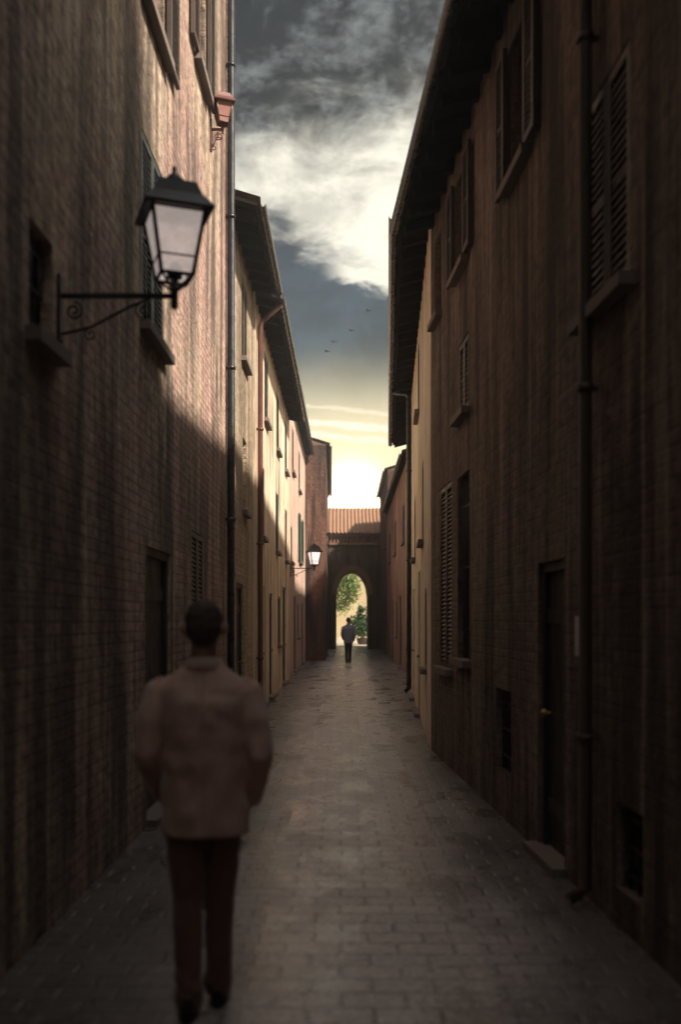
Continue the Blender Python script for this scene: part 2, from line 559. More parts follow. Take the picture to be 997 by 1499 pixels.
# ------------------------------------------------------------------ houses
class House:
    def __init__(self, name, label, p0, p1, side, H, depth, wall, overhang=.5, slope=.3, roof_m='tile_dark', cat='house', z0=-.01):
        self.p0, self.p1 = Vector(p0), Vector(p1)
        self.L = (self.p1 - self.p0).length
        self.d = (self.p1 - self.p0) / self.L
        self.n = Vector((self.d.y, -self.d.x)) if side == 'left' else Vector((-self.d.y, self.d.x))
        self.side, self.H, self.depth, self.wm = side, H, depth, wall
        self.ov, self.sl, self.z0 = overhang, slope, z0
        self.rm = roof_m
        mid = (self.p0 + self.p1) / 2
        self.root = thing(name, label, cat, (mid.x, mid.y, 0))
        self.op = []
    def P(self, u, w, z):
        """u along the facade from its near end, w out of the wall, z up."""
        q = self.p0 + self.d * u + self.n * w
        return (q.x, q.y, z)
    def U(self, y):
        return (y - self.p0.y) / self.d.y
    def hole(self, y0, y1, v0, v1):
        u0, u1 = self.U(y0), self.U(y1)
        self.op.append((u0, u1, v0, v1))
        return u0, u1, v0, v1
    def finish(self, top=None, eave=True, gutter=True, rafters=True):
        Hw = self.H + (self.ov * self.sl if eave else 0)
        P = self.P
        us = sorted({0.0, self.L, *[o[0] for o in self.op], *[o[1] for o in self.op]})
        vs = sorted({self.z0, Hw, *[o[2] for o in self.op], *[o[3] for o in self.op]})
        mb = MB()
        for i in range(len(us) - 1):
            for j in range(len(vs) - 1):
                um, vm = (us[i] + us[i + 1]) / 2, (vs[j] + vs[j + 1]) / 2
                if any(o[0] < um < o[1] and o[2] < vm < o[3] for o in self.op):
                    continue
                mb.quad(P(us[i], 0, vs[j]), P(us[i + 1], 0, vs[j]), P(us[i + 1], 0, vs[j + 1]), P(us[i], 0, vs[j + 1]))
        r = -.30
        for (a, b, c, d_) in self.op:
            mb.quad(P(a, 0, c), P(a, r, c), P(a, r, d_), P(a, 0, d_))
            mb.quad(P(b, 0, c), P(b, r, c), P(b, r, d_), P(b, 0, d_))
            mb.quad(P(a, 0, c), P(b, 0, c), P(b, r, c), P(a, r, c))
            mb.quad(P(a, 0, d_), P(b, 0, d_), P(b, r, d_), P(a, r, d_))
        D, z0 = -self.depth, self.z0
        mb.quad(P(0, 0, z0), P(0, D, z0), P(0, D, Hw), P(0, 0, Hw))
        mb.quad(P(self.L, 0, z0), P(self.L, D, z0), P(self.L, D, Hw), P(self.L, 0, Hw))
        mb.quad(P(0, D, z0), P(self.L, D, z0), P(self.L, D, Hw), P(0, D, Hw))
        part('wall', mb, self.wm, self.root)
        if eave:
            self.roof(Hw, rafters, gutter)
        else:
            mb = MB()
            mb.box(-.05, self.L + .05, D - .05, .08, Hw + .003, Hw + .16, fn=lambda u, w, z: P(u, w, z))
            part('parapet', mb, 'stone', self.root)
    def roof(self, Hw, rafters, gutter):
        P, ov, sl, L = self.P, self.ov, self.sl, self.L
        Z = lambda w: self.H + (ov - w) * sl
        half = -self.depth / 2
        mb = MB()
        k = max(6, int(L / .24) * 6)
        prev = []
        for s in range(5):
            w = (ov + .06) + (half - ov - .06) * s / 4
            row = []
            for i in range(k + 1):
                u = L * i / k
                ph = (i % 6) / 6 * 2 * math.pi
                row.append(P(u, w, Z(w) + .10 + .045 * math.cos(ph)))
            prev.append(row)
        mb.rings(prev, caps=False, smooth=True, closed=False)
        mb.quad(P(0, half, Z(half) + .1), P(L, half, Z(half) + .1), P(L, -self.depth, self.H), P(0, -self.depth, self.H))
        for e in (0, L):
            mb.tri(P(e, 0, Hw), P(e, half, Z(half) + .1), P(e, -self.depth, Hw))
        r = part('roof', mb, self.rm, self.root)
        mb = MB()
        a, b = ov, -.25
        mb.hexa([P(0, a, Z(a)), P(L, a, Z(a)), P(L, b, Z(b)), P(0, b, Z(b)), P(0, a, Z(a) + .05), P(L, a, Z(a) + .05), P(L, b, Z(b) + .05), P(0, b, Z(b) + .05)])
        if rafters:
            nr = max(2, int(L / .5))
            for i in range(nr):
                u = (i + .5) * L / nr
                q = ov - .05
                mb.hexa([P(u - .045, q, Z(q) - .12), P(u + .045, q, Z(q) - .12), P(u + .045, .003, Z(0) - .14), P(u - .045, .003, Z(0) - .14),
                         P(u - .045, q, Z(q) - .003), P(u + .045, q, Z(q) - .003), P(u + .045, .003, Z(0) - .003), P(u - .045, .003, Z(0) - .003)])
        part('eave', mb, 'wood_dark', self.root)
        if gutter:
            mb = MB()
            for dr in (.065, .058):
                rr = []
                for u in (-.0, L):
                    rr.append([P(u, ov + .075 + dr * math.cos(t), Z(ov) + .035 + dr * math.sin(t)) for t in [math.pi + math.pi * q / 8 for q in range(9)]])
                mb.rings(rr, caps=False, closed=False)
            part('gutter', mb, 'lead', self.root)
    # --- openings
    def bars(self, mb, u0, u1, v0, v1, w0, w1, t, mull=1, trans=2):
        f = lambda u, w, z: self.P(u, w, z)
        mb.box(u0, u0 + t, w0, w1, v0, v1, f)
        mb.box(u1 - t, u1, w0, w1, v0, v1, f)
        mb.box(u0 + t, u1 - t, w0, w1, v0, v0 + t, f)
        mb.box(u0 + t, u1 - t, w0, w1, v1 - t, v1, f)
        for i in range(mull):
            c = u0 + (u1 - u0) * (i + 1) / (mull + 1)
            mb.box(c - t * .45, c + t * .45, w0, w1 - .004, v0 + t, v1 - t, f)
        for i in range(trans):
            c = v0 + (v1 - v0) * (i + 1) / (trans + 1)
            mb.box(u0 + t, u1 - t, w0, w1 - .012, c - t * .3, c + t * .3, f)
    def slats(self, u0, u1, v0, v1, w0, w1):
        mb = MB()
        self.bars(mb, u0, u1, v0, v1, w0, w1, .055, 0, 1)
        f = lambda u, w, z: self.P(u, w, z)
        z = v0 + .07
        while z < v1 - .09:
            p = [f(u0 + .05, w0 + .006, z + .03), f(u1 - .05, w0 + .006, z + .03), f(u1 - .05, w1 - .006, z), f(u0 + .05, w1 - .006, z)]
            mb.hexa(p + [(a, b, c + .012) for a, b, c in p])
            z += .052
        return mb
    def window(self, y0, y1, v0, v1, shutters=None, sh_m='shutter_brown', fr='frame_brown', sill=True, trans=2, grille=False):
        u0, u1, v0, v1 = self.hole(y0, y1, v0, v1)
        f = lambda u, w, z: self.P(u, w, z)
        mb = MB()
        self.bars(mb, u0, u1, v0, v1, -.22, -.15, .055, 1, trans)
        w = part('window', mb, fr, self.root)
        mb = MB()
        mb.quad(f(u0, -.19, v0), f(u1, -.19, v0), f(u1, -.19, v1), f(u0, -.19, v1))
        part('pane', mb, 'glass', w)
        if sill:
            mb = MB()
            mb.box(u0 - .08, u1 + .08, -.14, .09, v0 - .07, v0 + .004, f)
            part('sill', mb, 'stone', w)
        h = (u1 - u0) / 2
        if shutters == 'open':
            for (a, b) in ((u0 - h - .02, u0 - .02), (u1 + .02, u1 + h + .02)):
                part('shutter', self.slats(a, b, v0, v1, .025, .065), sh_m, w)
        elif shutters == 'closed':
            for (a, b) in ((u0 + .01, u0 + h - .004), (u0 + h + .004, u1 - .01)):
                part('shutter', self.slats(a, b, v0 + .01, v1 - .01, -.04, -.006), sh_m, w)
        if grille:
            mb = MB()
            k = max(3, int((u1 - u0) / .12))
            for i in range(k):
                c = u0 + (u1 - u0) * (i + .5) / k
                mb.tube([f(c, -.06, v0), f(c, -.06, v1)], .009, 6)
            for i in range(3):
                z = v0 + (v1 - v0) * (i + .5) / 3
                mb.box(u0, u1, -.066, -.054, z - .012, z + .012, f)
            part('grille', mb, 'iron', w)
        return w
    def door(self, y0, y1, top=2.2, leaves=1):
        u0, u1, v0, v1 = self.hole(y0, y1, .06, top)
        f = lambda u, w, z: self.P(u, w, z)
        mb = MB()
        t = .07
        mb.box(u0, u0 + t, -.13, -.03, v0, v1, f)
        mb.box(u1 - t, u1, -.13, -.03, v0, v1, f)
        mb.box(u0 + t, u1 - t, -.13, -.03, v1 - t, v1, f)
        k = max(4, int((u1 - u0 - 2 * t) / .13))
        for i in range(k):
            a = u0 + t + (u1 - u0 - 2 * t) * i / k
            b = u0 + t + (u1 - u0 - 2 * t) * (i + 1) / k
            mb.box(a + .004, b - .004, -.12, -.07, v0, v1 - t, f)
        for z in (v0 + .25, v1 - .45):
            mb.box(u0 + t, u1 - t, -.069, -.055, z, z + .11, f)
        d = part('door', mb, 'door', self.root)
        mb = MB()
        c = u1 - t - .12
        mb.tube([f(c, -.067, 1.05), f(c, -.0, 1.05)], .012, 8)
        q = f(c, .005, 1.05)
        mb.ell(q, (.03, .03, .03), 12, 8)
        part('handle', mb, 'brass', d)
        mb = MB()
        mb.box(u0 - .06, u1 + .06, -.14, .10, -.005, .063, f)
        part('step', mb, 'stone', d)
        return d
    def pipe(self, y, top, m='lead', r=.05, w=.075, name='drainpipe'):
        u = self.U(y)
        mb = MB()
        pts = [self.P(u, w, z) for z in [.12, top]]
        pts = [self.P(u, w + .10, .05)] + pts
        if self.ov > .2 and top < self.H + .01:
            pts += [self.P(u, w + .05, top + .12), self.P(u, self.ov + .06, self.H - .03)]
        mb.tube(pts, r, 12)
        p = part(name, mb, m, self.root)
        z = 1.0
        while z < top - .3:
            b = MB()
            b.tube([self.P(u, w, z), self.P(u, w, z + .045)], r + .012, 12)
            b.box(u - .018, u + .018, .002, w - r, z + .008, z + .036, lambda a, b_, c: self.P(a, b_, c))
            part('pipe_bracket', b, m, p)
            z += 2.1

LX = lambda y: -1.66 + .00464 * y
RX1 = lambda y: 1.83 - .0489 * y
RX2 = lambda y: .57 + .0496 * y

# unseen houses added behind and beside the camera to shade the near alley
h = House('brick_house', 'added unseen tall brick house at the near right, shading the left wall', (RX1(-6), -6.0), (RX1(3.0), 3.0), 'right', 14.0, 8, 'brick_dim', overhang=.3)
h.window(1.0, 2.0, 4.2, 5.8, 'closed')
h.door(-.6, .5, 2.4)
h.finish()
def passage():  # unseen block over the alley, added to darken its near end
    t = thing('added_shade_house', 'added unseen brick house bridging the alley behind the camera, shading its near end', 'house', (0, -10, 0))
    mb = MB()
    for (a, b) in ((-9.0, -1.75), (2.2, 9.0)):
        mb.box(a, b, -14, -6.1, -.01, 11.0)
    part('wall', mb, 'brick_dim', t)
    mb = MB()
    mb.box(-1.75, 2.2, -14, -6.1, 3.4, 10.9)
    mb.box(-1.75, 2.2, -14.3, -14.0, -.01, 3.4)
    part('vault', mb, 'brown', t)
    mb = MB()
    mb.box(-9.2, 9.2, -14.2, -5.9, 11.003, 11.2)
    part('roof', mb, 'tile_dark', t)
passage()

# left: tall salmon brick house with the lantern
h = House('brick_house', 'tall salmon brick house at the near left, carrying the big lantern', (LX(-6), -6.0), (LX(13.5), 13.5), 'left', 12.6, 8, 'brick_salmon')
h.window(7.80, 8.75, 4.15, 5.75, 'closed', 'shutter_black', fr='frame_pale')
h.window(7.80, 8.75, 6.85, 8.4, 'open')
h.window(10.55, 11.35, 7.95, 9.5, 'open')
h.window(10.55, 11.35, 10.3, 11.6, 'open')
h.window(5.02, 5.42, 3.25, 3.85, None, trans=1, grille=True)
h.window(10.3, 11.2, 1.3, 2.7, 'closed', grille=False)
h.door(8.0, 9.1, 2.35)
h.pipe(13.28, 12.3, 'lead', .055)
h.finish()

# left: lower ochre brick house, then the cream house under the same eave
h = House('brick_house', 'narrow ochre brick house under deep dark eaves, second on the left', (LX(13.56), 13.56), (LX(17.25), 17.25), 'left', 7.6, 8, 'brick_ochre', overhang=.40)
h.window(15.35, 16.2, 5.95, 7.25, 'closed', fr='frame_pale')
h.window(15.5, 16.1, 3.5, 4.7, None, fr='frame_pale')
h.door(14.6, 15.6, 2.3)
h.finish()
h = House('cream_house', 'sunlit cream plastered house on the left with two rows of dark shuttered windows', (LX(17.32) + .03, 17.32), (LX(28) + .03, 28.0), 'left', 7.55, 8, 'cream', overhang=.40)
for (a, b) in ((19.3, 20.2), (22.7, 23.6), (25.9, 26.8)):
    h.window(a, b, 5.8, 7.15, 'closed', 'shutter_black')
for (a, b) in ((18.6, 19.3), (22.5, 23.4), (26.0, 26.8)):
    h.window(a, b, 3.35, 4.75, 'closed', 'shutter_black')
h.door(18.3, 19.3, 2.4)
h.door(20.6, 21.5, 2.3)
h.window(23.2, 24.1, 1.1, 2.3, 'closed')
h.door(25.0, 26.3, 2.6)
h.pipe(17.55, 7.1, 'copper', .05)
h.finish()
h = House('pink_house', 'pink plastered house on the left with green shutters, beside the far lantern', (LX(28.06), 28.06), (LX(39.9), 39.9), 'left', 8.6, 8, 'pink', overhang=.25)
for (a, b) in ((29.9, 31.0), (34.2, 35.3)):
    h.window(a, b, 6.4, 7.8, 'closed')
h.window(34.6, 36.2, 3.85, 5.5, 'open', 'shutter_green')
h.window(29.2, 30.1, 3.5, 4.6, 'closed')
h.door(31.0, 32.2, 2.5)
h.door(36.6, 37.8, 2.4)
h.window(33.2, 34.2, 1.1, 2.3, 'closed')
h.finish()
h = House('brick_house', 'dark red brick house jutting into the alley just left of the arched gate', (-.60, 40.0), (-.74, 56.2), 'left', 9.0, 7, 'brick_red', overhang=.1)
h.window(42, 43.2, 5.6, 7.0, 'closed')
h.window(48, 49.2, 5.6, 7.0, 'closed')
h.door(45, 46.2, 2.5)
h.finish()

# right: brown brick house with wide dark eaves
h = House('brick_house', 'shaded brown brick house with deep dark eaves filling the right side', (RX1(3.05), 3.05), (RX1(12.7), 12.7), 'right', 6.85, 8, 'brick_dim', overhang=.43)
h.window(7.40, 8.05, 5.38, 6.55, 'open', fr='frame_pale')
h.window(10.05, 10.72, 5.55, 6.6, 'open', fr='frame_pale')
h.window(11.85, 12.4, 5.55, 6.6, None, fr='frame_pale')
h.window(11.05, 11.95, 1.15, 3.35, 'closed', grille=False)
h.window(9.95, 10.65, 1.3, 3.3, None, grille=True)
h.window(10.0, 10.6, 3.95, 4.75, 'closed')
h.door(6.45, 7.15, 2.15)
h.window(8.05, 8.65, .40, 1.12, None, grille=True, sill=False, trans=0)
h.window(5.0, 5.42, .22, .70, None, grille=True, sill=False, trans=0)
h.window(5.2, 6.0, 3.6, 4.9, 'closed')
h.pipe(5.75, 6.3, 'shutter_brown', .04)
mb = MB()
u = h.U(6.08)
mb.box(u - .035, u + .035, .002, .03, 1.5, 1.75, h.P)
mb.ell(h.P(u, .03, 1.56), (.013, .013, .013), 8, 6)
part('doorbell_plate', mb, 'plaque', h.root)
h.finish()
h = House('cream_house', 'narrow strip of warm cream house on the right between brown brick and dark plaster', (RX2(12.76), 12.76), (RX2(29.5), 29.5), 'right', 7.1, 7, 'cream_right', overhang=.42)
h.window(17.2, 18.1, 5.5, 6.8, 'closed', fr='frame_pale')
h.window(24.5, 25.5, 5.5, 6.8, 'closed')
h.window(15.2, 16.0, 3.0, 4.3, 'closed')
h.window(19.6, 20.6, 3.0, 4.3, 'closed')
h.door(16.9, 18.0, 2.6)
h.door(20.4, 21.4, 2.4)
h.door(25.4, 26.6, 2.5)
h.window(14.0, 14.7, 1.0, 2.2, 'closed')
h.pipe(22.4, 6.9, 'lead', .06)
h.finish()
h = House('plaster_house', 'low brown plastered house with streaked walls beyond the cream house on the right', (2.10, 29.56), (2.24, 46.0), 'right', 6.85, 7, 'brown', overhang=.14)
for (a, b) in ((31.5, 32.6), (37, 38.2), (42, 43.2)):
    h.window(a, b, 4.3, 5.6, 'closed')
h.door(33.6, 34.8, 2.6)
h.door(39.5, 40.8, 2.6)
h.window(36, 37, 1.1, 2.4, 'closed')
h.finish()
h = House('brick_house', 'red brick house rising just right of the arched gate', (2.28, 46.06), (2.34, 56.2), 'right', 8.9, 7, 'brick_red', overhang=.1)
h.window(48.5, 49.7, 5.4, 6.8, 'closed')
h.door(51, 52.2, 2.5)
h.finish()

# ------------------------------------------------------------------ the gate at the end of the street
def gatehouse():
    t = thing('arched_gate', 'brick gatehouse with a pointed arch and tiled roof closing the end of the alley', 'gate', (.7, 57.5, 0))
    y0, y1 = 56.32, 60.6
    xl, xr, spr, apex, top = -.26, 1.66, 3.15, 4.62, 6.75
    cx, hw = (xl + xr) / 2, (xr - xl) / 2
    prof = [(xl, 0)]
    N = 22
    for i in range(N + 1):
        s = -1 + 2 * i / N
        prof.append((cx + hw * s, spr + (apex - spr) * (1 - abs(s) ** 2.3) ** .62))
    prof.append((xr, 0))
    X0, X1 = -3.5, 6.0
    mb = MB()
    for y in (y0, y1):
        mb.quad((X0, y, -.01), (xl, y, -.01), (xl, y, top), (X0, y, top))
        mb.quad((xr, y, -.01), (X1, y, -.01), (X1, y, top), (xr, y, top))
        for i in range(1, N + 1):
            a, b = prof[i], prof[i + 1]
            mb.quad((a[0], y, a[1]), (b[0], y, b[1]), (b[0], y, top), (a[0], y, top))
    for i in range(len(prof) - 1):
        a, b = prof[i], prof[i + 1]
        mb.quad((a[0], y0, a[1]), (b[0], y0, b[1]), (b[0], y1, b[1]), (a[0], y1, a[1]))
    for x in (X0, X1):
        mb.quad((x, y0, -.01), (x, y1, -.01), (x, y1, top), (x, y0, top))
    part('wall', mb, 'brick_gate', t)
    # ring of voussoirs, a little proud of the wall
    mb = MB()
    P = prof[1:-1]
    for i in range(len(P) - 1):
        def out(p, r):
            v = Vector((p[0] - cx, (p[1] - spr) * .8 + .25)).normalized()
            return (p[0] + v.x * r, p[1] + v.y * r)
        a, b = P[i], P[i + 1]
        a2, b2 = out(a, .30), out(b, .30)
        e = .012
        mb.hexa([(a[0] + e, y0 - .05, a[1]), (b[0] - e, y0 - .05, b[1]), (b[0] - e, y0 + .02, b[1]), (a[0] + e, y0 + .02, a[1]),
                 (a2[0] + e, y0 - .05, a2[1]), (b2[0] - e, y0 - .05, b2[1]), (b2[0] - e, y0 + .02, b2[1]), (a2[0] + e, y0 + .02, a2[1])])
    part('arch_ring', mb, 'tile', t)
    # cornice of dog-tooth brick under the roof
    mb = MB()
    mb.box(X0, X1, y0 - .10, y0 - .002, top - .62, top - .50)
    mb.box(X0, X1, y0 - .16, y0 - .002, top - .12, top - .002)
    x = X0
    while x < X1:
        c = x + .09
        mb.hexa([(c - .085, y0 - .003, top - .495), (c, y0 - .12, top - .495), (c + .085, y0 - .003, top - .495), (c, y0 - .002, top - .495),
                 (c - .085 + .09, y0 - .003, top - .125), (c + .09, y0 - .12, top - .125), (c + .175, y0 - .003, top - .125), (c + .09, y0 - .002, top - .125)])
        x += .2
    part('cornice', mb, 'tile', t)
    mb = MB()
    rows = []
    k = int((X1 - X0) / .22) * 6
    for s in range(13):
        f = s / 12
        yy = y0 - .28 + (58.6 - y0 + .28) * f
        zz = top + .04 + 1.75 * f
        step = .03 * (1 - (s % 2))
        rows.append([(X0 + (X1 - X0) * i / k, yy, zz + step + .055 * math.cos((i % 6) / 6 * 2 * math.pi)) for i in range(k + 1)])
    mb.rings(rows, caps=False, smooth=False, closed=False)
    mb.quad((X0, 58.6, top + 1.79), (X1, 58.6, top + 1.79), (X1, y1 + .3, top), (X0, y1 + .3, top))
    for xx in (X0, X1):
        mb.tri((xx, y0, top), (xx, 58.6, top + 1.76), (xx, y1, top))
    part('roof', mb, 'tile', t)
gatehouse()

# ------------------------------------------------------------------ beyond the gate
h = House('courtyard_house', 'pale cream sunlit house wall seen through the arch', (-16, 92.0), (18, 92.01), 'left', 8.2, 8, 'far_cream', overhang=.4)
for x in (-8, 4.6, 10):
    u = x + 16
    h.op.append((u, u + 1.2, 1.1, 3.0))
    mb = MB(); h.bars(mb, u, u + 1.2, 1.1, 3.0, -.22, -.15, .06, 1, 2)
    w_ = part('window', mb, 'frame_brown', h.root)
    mb = MB(); mb.quad(h.P(u, -.19, 1.1), h.P(u + 1.2, -.19, 1.1), h.P(u + 1.2, -.19, 3.0), h.P(u, -.19, 3.0)); part('pane', mb, 'glass', w_)
h.finish(rafters=False)

def leaves(mb, centre, rad, n, size, squash=1.0, hollow=.5, droop=0):
    clumps = []
    for _ in range(max(8, n // 60)):
        while True:
            p = Vector((random.uniform(-1, 1), random.uniform(-1, 1), random.uniform(-1, 1)))
            if hollow < p.length < 1:
                break
        clumps.append(p)
    for _ in range(n):
        c = random.choice(clumps)
        p = c + Vector((random.gauss(0, .16), random.gauss(0, .16), random.gauss(0, .16)))
        q = Vector(centre) + Vector((p.x * rad[0], p.y * rad[1], p.z * rad[2]))
        a = Vector((random.gauss(0, 1), random.gauss(0, 1), random.gauss(0, .6) - droop)).normalized()
        b = a.cross(Vector((random.gauss(0, 1), random.gauss(0, 1), random.gauss(0, 1)))).normalized()
        s = size * random.uniform(.6, 1.25)
        mb.quad(q, q + a * s * .5 + b * s * .26, q + a * s, q + a * s * .5 - b * s * .26)

def tree():
    t = thing('tree', 'light green leafy tree seen through the left of the arch', 'tree', (-1.0, 69, 0))
    mb = MB()
    mb.tube([(-1.0, 69, -.02), (-.95, 69, 1.5), (-.75, 68.9, 2.8), (-.4, 68.8, 4.2), (-.2, 68.7, 5.4)], [.19, .15, .12, .08, .03], 10)
    for e in ((.5, 68.2, 4.4), (-1.8, 69.4, 4.8), (.1, 69.8, 5.2), (.45, 68.6, 3.6)):
        mb.tube([(-.75, 68.9, 2.8), ((e[0] - .75) / 2, (e[1] + 68.9) / 2, (e[2] + 2.8) / 2 + .2), e], [.07, .05, .02], 7)
    part('trunk', mb, 'bark', t)
    mb = MB()
    leaves(mb, (.0, 68.7, 4.25), (1.25, 1.3, 1.75), 5200, .18, droop=.5, hollow=.1)
    part('crown', mb, 'leaf', t)
tree()
def bush():
    t = thing('shrub', 'glossy dark green bush in a pot at the right foot of the arch', 'shrub', (1.53, 66.3, 0))
    mb = MB()
    mb.loft([(1.53, 66.3, 0.0, .30, .30), (1.53, 66.3, .36, .40, .40), (1.53, 66.3, .44, .43, .43), (1.53, 66.3, .45, .36, .36)], 20)
    part('pot', mb, 'pot', t)
    mb = MB()
    for i in range(5):
        a = i * 1.3
        mb.tube([(1.53, 66.3, .4), (1.53 + .2 * math.cos(a), 66.3 + .2 * math.sin(a), 1.1), (1.53 + .32 * math.cos(a), 66.3 + .32 * math.sin(a), 1.8)], [.03, .02, .01], 6)
    part('stem', mb, 'bark', t)
    mb = MB()
    leaves(mb, (1.53, 66.3, 1.3), (.75, .7, .9), 2200, .18, hollow=.2)
    leaves(mb, (1.45, 66.3, 2.1), (.45, .4, .6), 800, .16, hollow=.1)
    leaves(mb, (.95, 66.2, 1.7), (.35, .3, .3), 260, .16, hollow=.1)
    part('foliage', mb, 'leaf_dark', t)
bush()

# ------------------------------------------------------------------ lanterns
def scroll(mb, c, r0, turns, a0, rad, ax=Vector((1, 0, 0)), up=Vector((0, 0, 1)), sgn=1):
    pts = []
    for i in range(int(turns * 14) + 1):
        a = a0 + sgn * 2 * math.pi * i / 14
        r = r0 * (1 - .8 * i / (turns * 14))
        pts.append(Vector(c) + ax * (r * math.cos(a)) + up * (r * math.sin(a)))
    mb.tube(pts, rad, 6)

def lantern(label, wall_x, y, z, reach, pane='frost', s=1.0, body='iron'):
    """A four-sided lantern on a wrought bracket; z is the height of the arm."""
    t = thing('wall_lantern', label, 'lantern', (wall_x, y, z), 'wrought iron wall lanterns')
    cx = wall_x + reach
    rot = R(20)
    def sq(r, zz):
        return [(cx + r * math.sqrt(2) * math.cos(rot + math.pi / 4 + k * math.pi / 2), y + r * math.sqrt(2) * math.sin(rot + math.pi / 4 + k * math.pi / 2), zz) for k in range(4)]
    def lerp(a, b, f):
        return tuple(a[i] + (b[i] - a[i]) * f for i in range(3))
    zb, zt = z + .115 * s, z + .50 * s
    rb, rt = .098 * s, .162 * s
    A, B = sq(rb, zb), sq(rt, zt)
    # frame
    mb = MB()
    for k in range(4):
        mb.tube([A[k], B[k]], .0135 * s, 6)
        mb.tube([A[k], A[(k + 1) % 4]], .012 * s, 6)
        mb.tube([B[k], B[(k + 1) % 4]], .012 * s, 6)
        a, b = lerp(A[k], B[k], .28), lerp(A[(k + 1) % 4], B[(k + 1) % 4], .28)
        mb.tube([a, b], .006 * s, 6)
    part('frame', mb, body, t)
    for k in range(4):
        mb = MB()
        k2 = (k + 1) % 4
        ins = lambda p: (cx + (p[0] - cx) * .97, y + (p[1] - y) * .97, p[2])
        mb.quad(ins(A[k]), ins(A[k2]), ins(B[k2]), ins(B[k]))
        part('pane', mb, pane, t)
    # cap: flared brim, steep hood, chimney and knob
    mb = MB()
    mb.rings([sq(.208 * s, zt - .005), sq(.216 * s, zt + .012 * s), sq(.15 * s, zt + .10 * s), sq(.118 * s, zt + .185 * s), sq(.07 * s, zt + .20 * s)], smooth=False)
    ch = [(cx, y, zt + .19 * s, .07 * s, .07 * s), (cx, y, zt + .215 * s, .075 * s, .075 * s), (cx, y, zt + .235 * s, .055 * s, .055 * s), (cx, y, zt + .262 * s, .03 * s, .03 * s), (cx, y, zt + .27 * s, .012 * s, .012 * s), (cx, y, zt + .30 * s, .015 * s, .015 * s), (cx, y, zt + .32 * s, .004 * s, .004 * s)]
    mb.loft(ch, 16)
    part('hood', mb, body, t)
    # bulb holder inside
    mb = MB()
    mb.loft([(cx, y, zb, .05 * s, .05 * s), (cx, y, zb + .05 * s, .045 * s, .045 * s), (cx, y, zb + .09 * s, .02 * s, .02 * s)], 14)
    part('lamp_holder', mb, body, t)
    # legs down to the stem
    mb = MB()
    for k in range(4):
        p = A[k]
        mb.tube([p, lerp(p, (cx, y, z + .03 * s), .55), (cx, y, z + .02 * s)], .009 * s, 6)
    mb.tube([(cx, y, z - .05 * s), (cx, y, z + .115 * s)], .024 * s, 10)
    mb.ell((cx, y, z - .06 * s), (.026 * s, .026 * s, .026 * s), 10, 8)
    part('stem', mb, body, t)
    # bracket
    mb = MB()
    mb.box(wall_x + .002, wall_x + .022, y - .035, y + .035, z - .26, z + .12)
    mb.box(wall_x + .02, cx, y - .012, y + .012, z - .012, z + .014)
    mb.tube([(wall_x + .02, y, z - .22), (wall_x + reach * .28, y, z - .18), (wall_x + reach * .62, y, z - .06), (wall_x + reach * .8, y, z - .01)], .009, 8)
    scroll(mb, (wall_x + reach * .74, y, z - .085), .055, 1.6, math.pi / 2, .007)
    scroll(mb, (wall_x + .09, y, z - .085), .055, 1.6, math.pi / 2, .007, sgn=-1)
    scroll(mb, (wall_x + reach * .28, y, z - .22), .04, 1.4, math.pi / 2, .006)
    part('bracket', mb, body, t)
    return t
yl = 5.53
lantern('large black iron lantern on a scrolled bracket high on the near left brick wall', LX(yl), yl, 3.60, (255 - W_PX / 2) / F_PX * yl - LX(yl), s=.92)
yl = 28.9
lantern('small glowing lantern far down the left wall, beside the pink house', LX(yl), yl, 1.73 + (907 - 832) / F_PX * yl, (460 - W_PX / 2) / F_PX * yl - LX(yl), 'frost_far', .98)
yl = 11.75
lantern('reddish lantern close to the wall, up under the top left window', LX(yl), yl, 7.75, .16, 'frost_red', .62, M['copper'])

# ------------------------------------------------------------------ haze
def haze():
    mb = MB()
    mb.box(-60, 60, -30, 130, -1.2, 15.6)
    m = bpy.data.materials.new('haze')
    m.use_nodes = True
    t = NT(m.node_tree)
    out = t.n('ShaderNodeOutputMaterial')
    v = t.n('ShaderNodeVolumePrincipled')
    v.inputs['Color'].default_value = (.93, .92, .88, 1)
    v.inputs['Density'].default_value = .006
    v.inputs['Anisotropy'].default_value = .72
    t.t.links.new(v.outputs[0], out.inputs['Volume'])
    tag(link('haze', mb.mesh('haze'), m), kind='stuff')
haze()

# ------------------------------------------------------------------ people
def fused(name, mb, voxel, smooth_it, m, parent, extra=None):
    """Close the overlapping forms into one continuous skin."""
    me = mb.mesh(name + '_src')
    o = bpy.data.objects.new(name + '_src', me)
    C.objects.link(o)
    r = o.modifiers.new('r', 'REMESH')
    r.mode = 'VOXEL'; r.voxel_size = voxel; r.use_smooth_shade = True
    s = o.modifiers.new('s', 'SMOOTH')
    s.factor = .5; s.iterations = smooth_it
    dg = bpy.context.evaluated_depsgraph_get()
    ev = o.evaluated_get(dg)
    out = bpy.data.meshes.new_from_object(ev)
    out.name = name
    bpy.data.objects.remove(o)
    bpy.data.meshes.remove(me)
    for v in out.vertices:
        if extra:
            v.co += Vector(extra(v.co))
    out.polygons.foreach_set('use_smooth', [True] * len(out.polygons))
    out.materials.clear()
    return link(name, out, m, parent)

def limb(mb, pts, rads, flat=1.0, n=14):
    mb.tube(pts, rads, n, flat)
    for p, r in zip(pts, rads):
        mb.ell(p, (r, r * (flat if flat < 1 else 1), r), 12, 8)

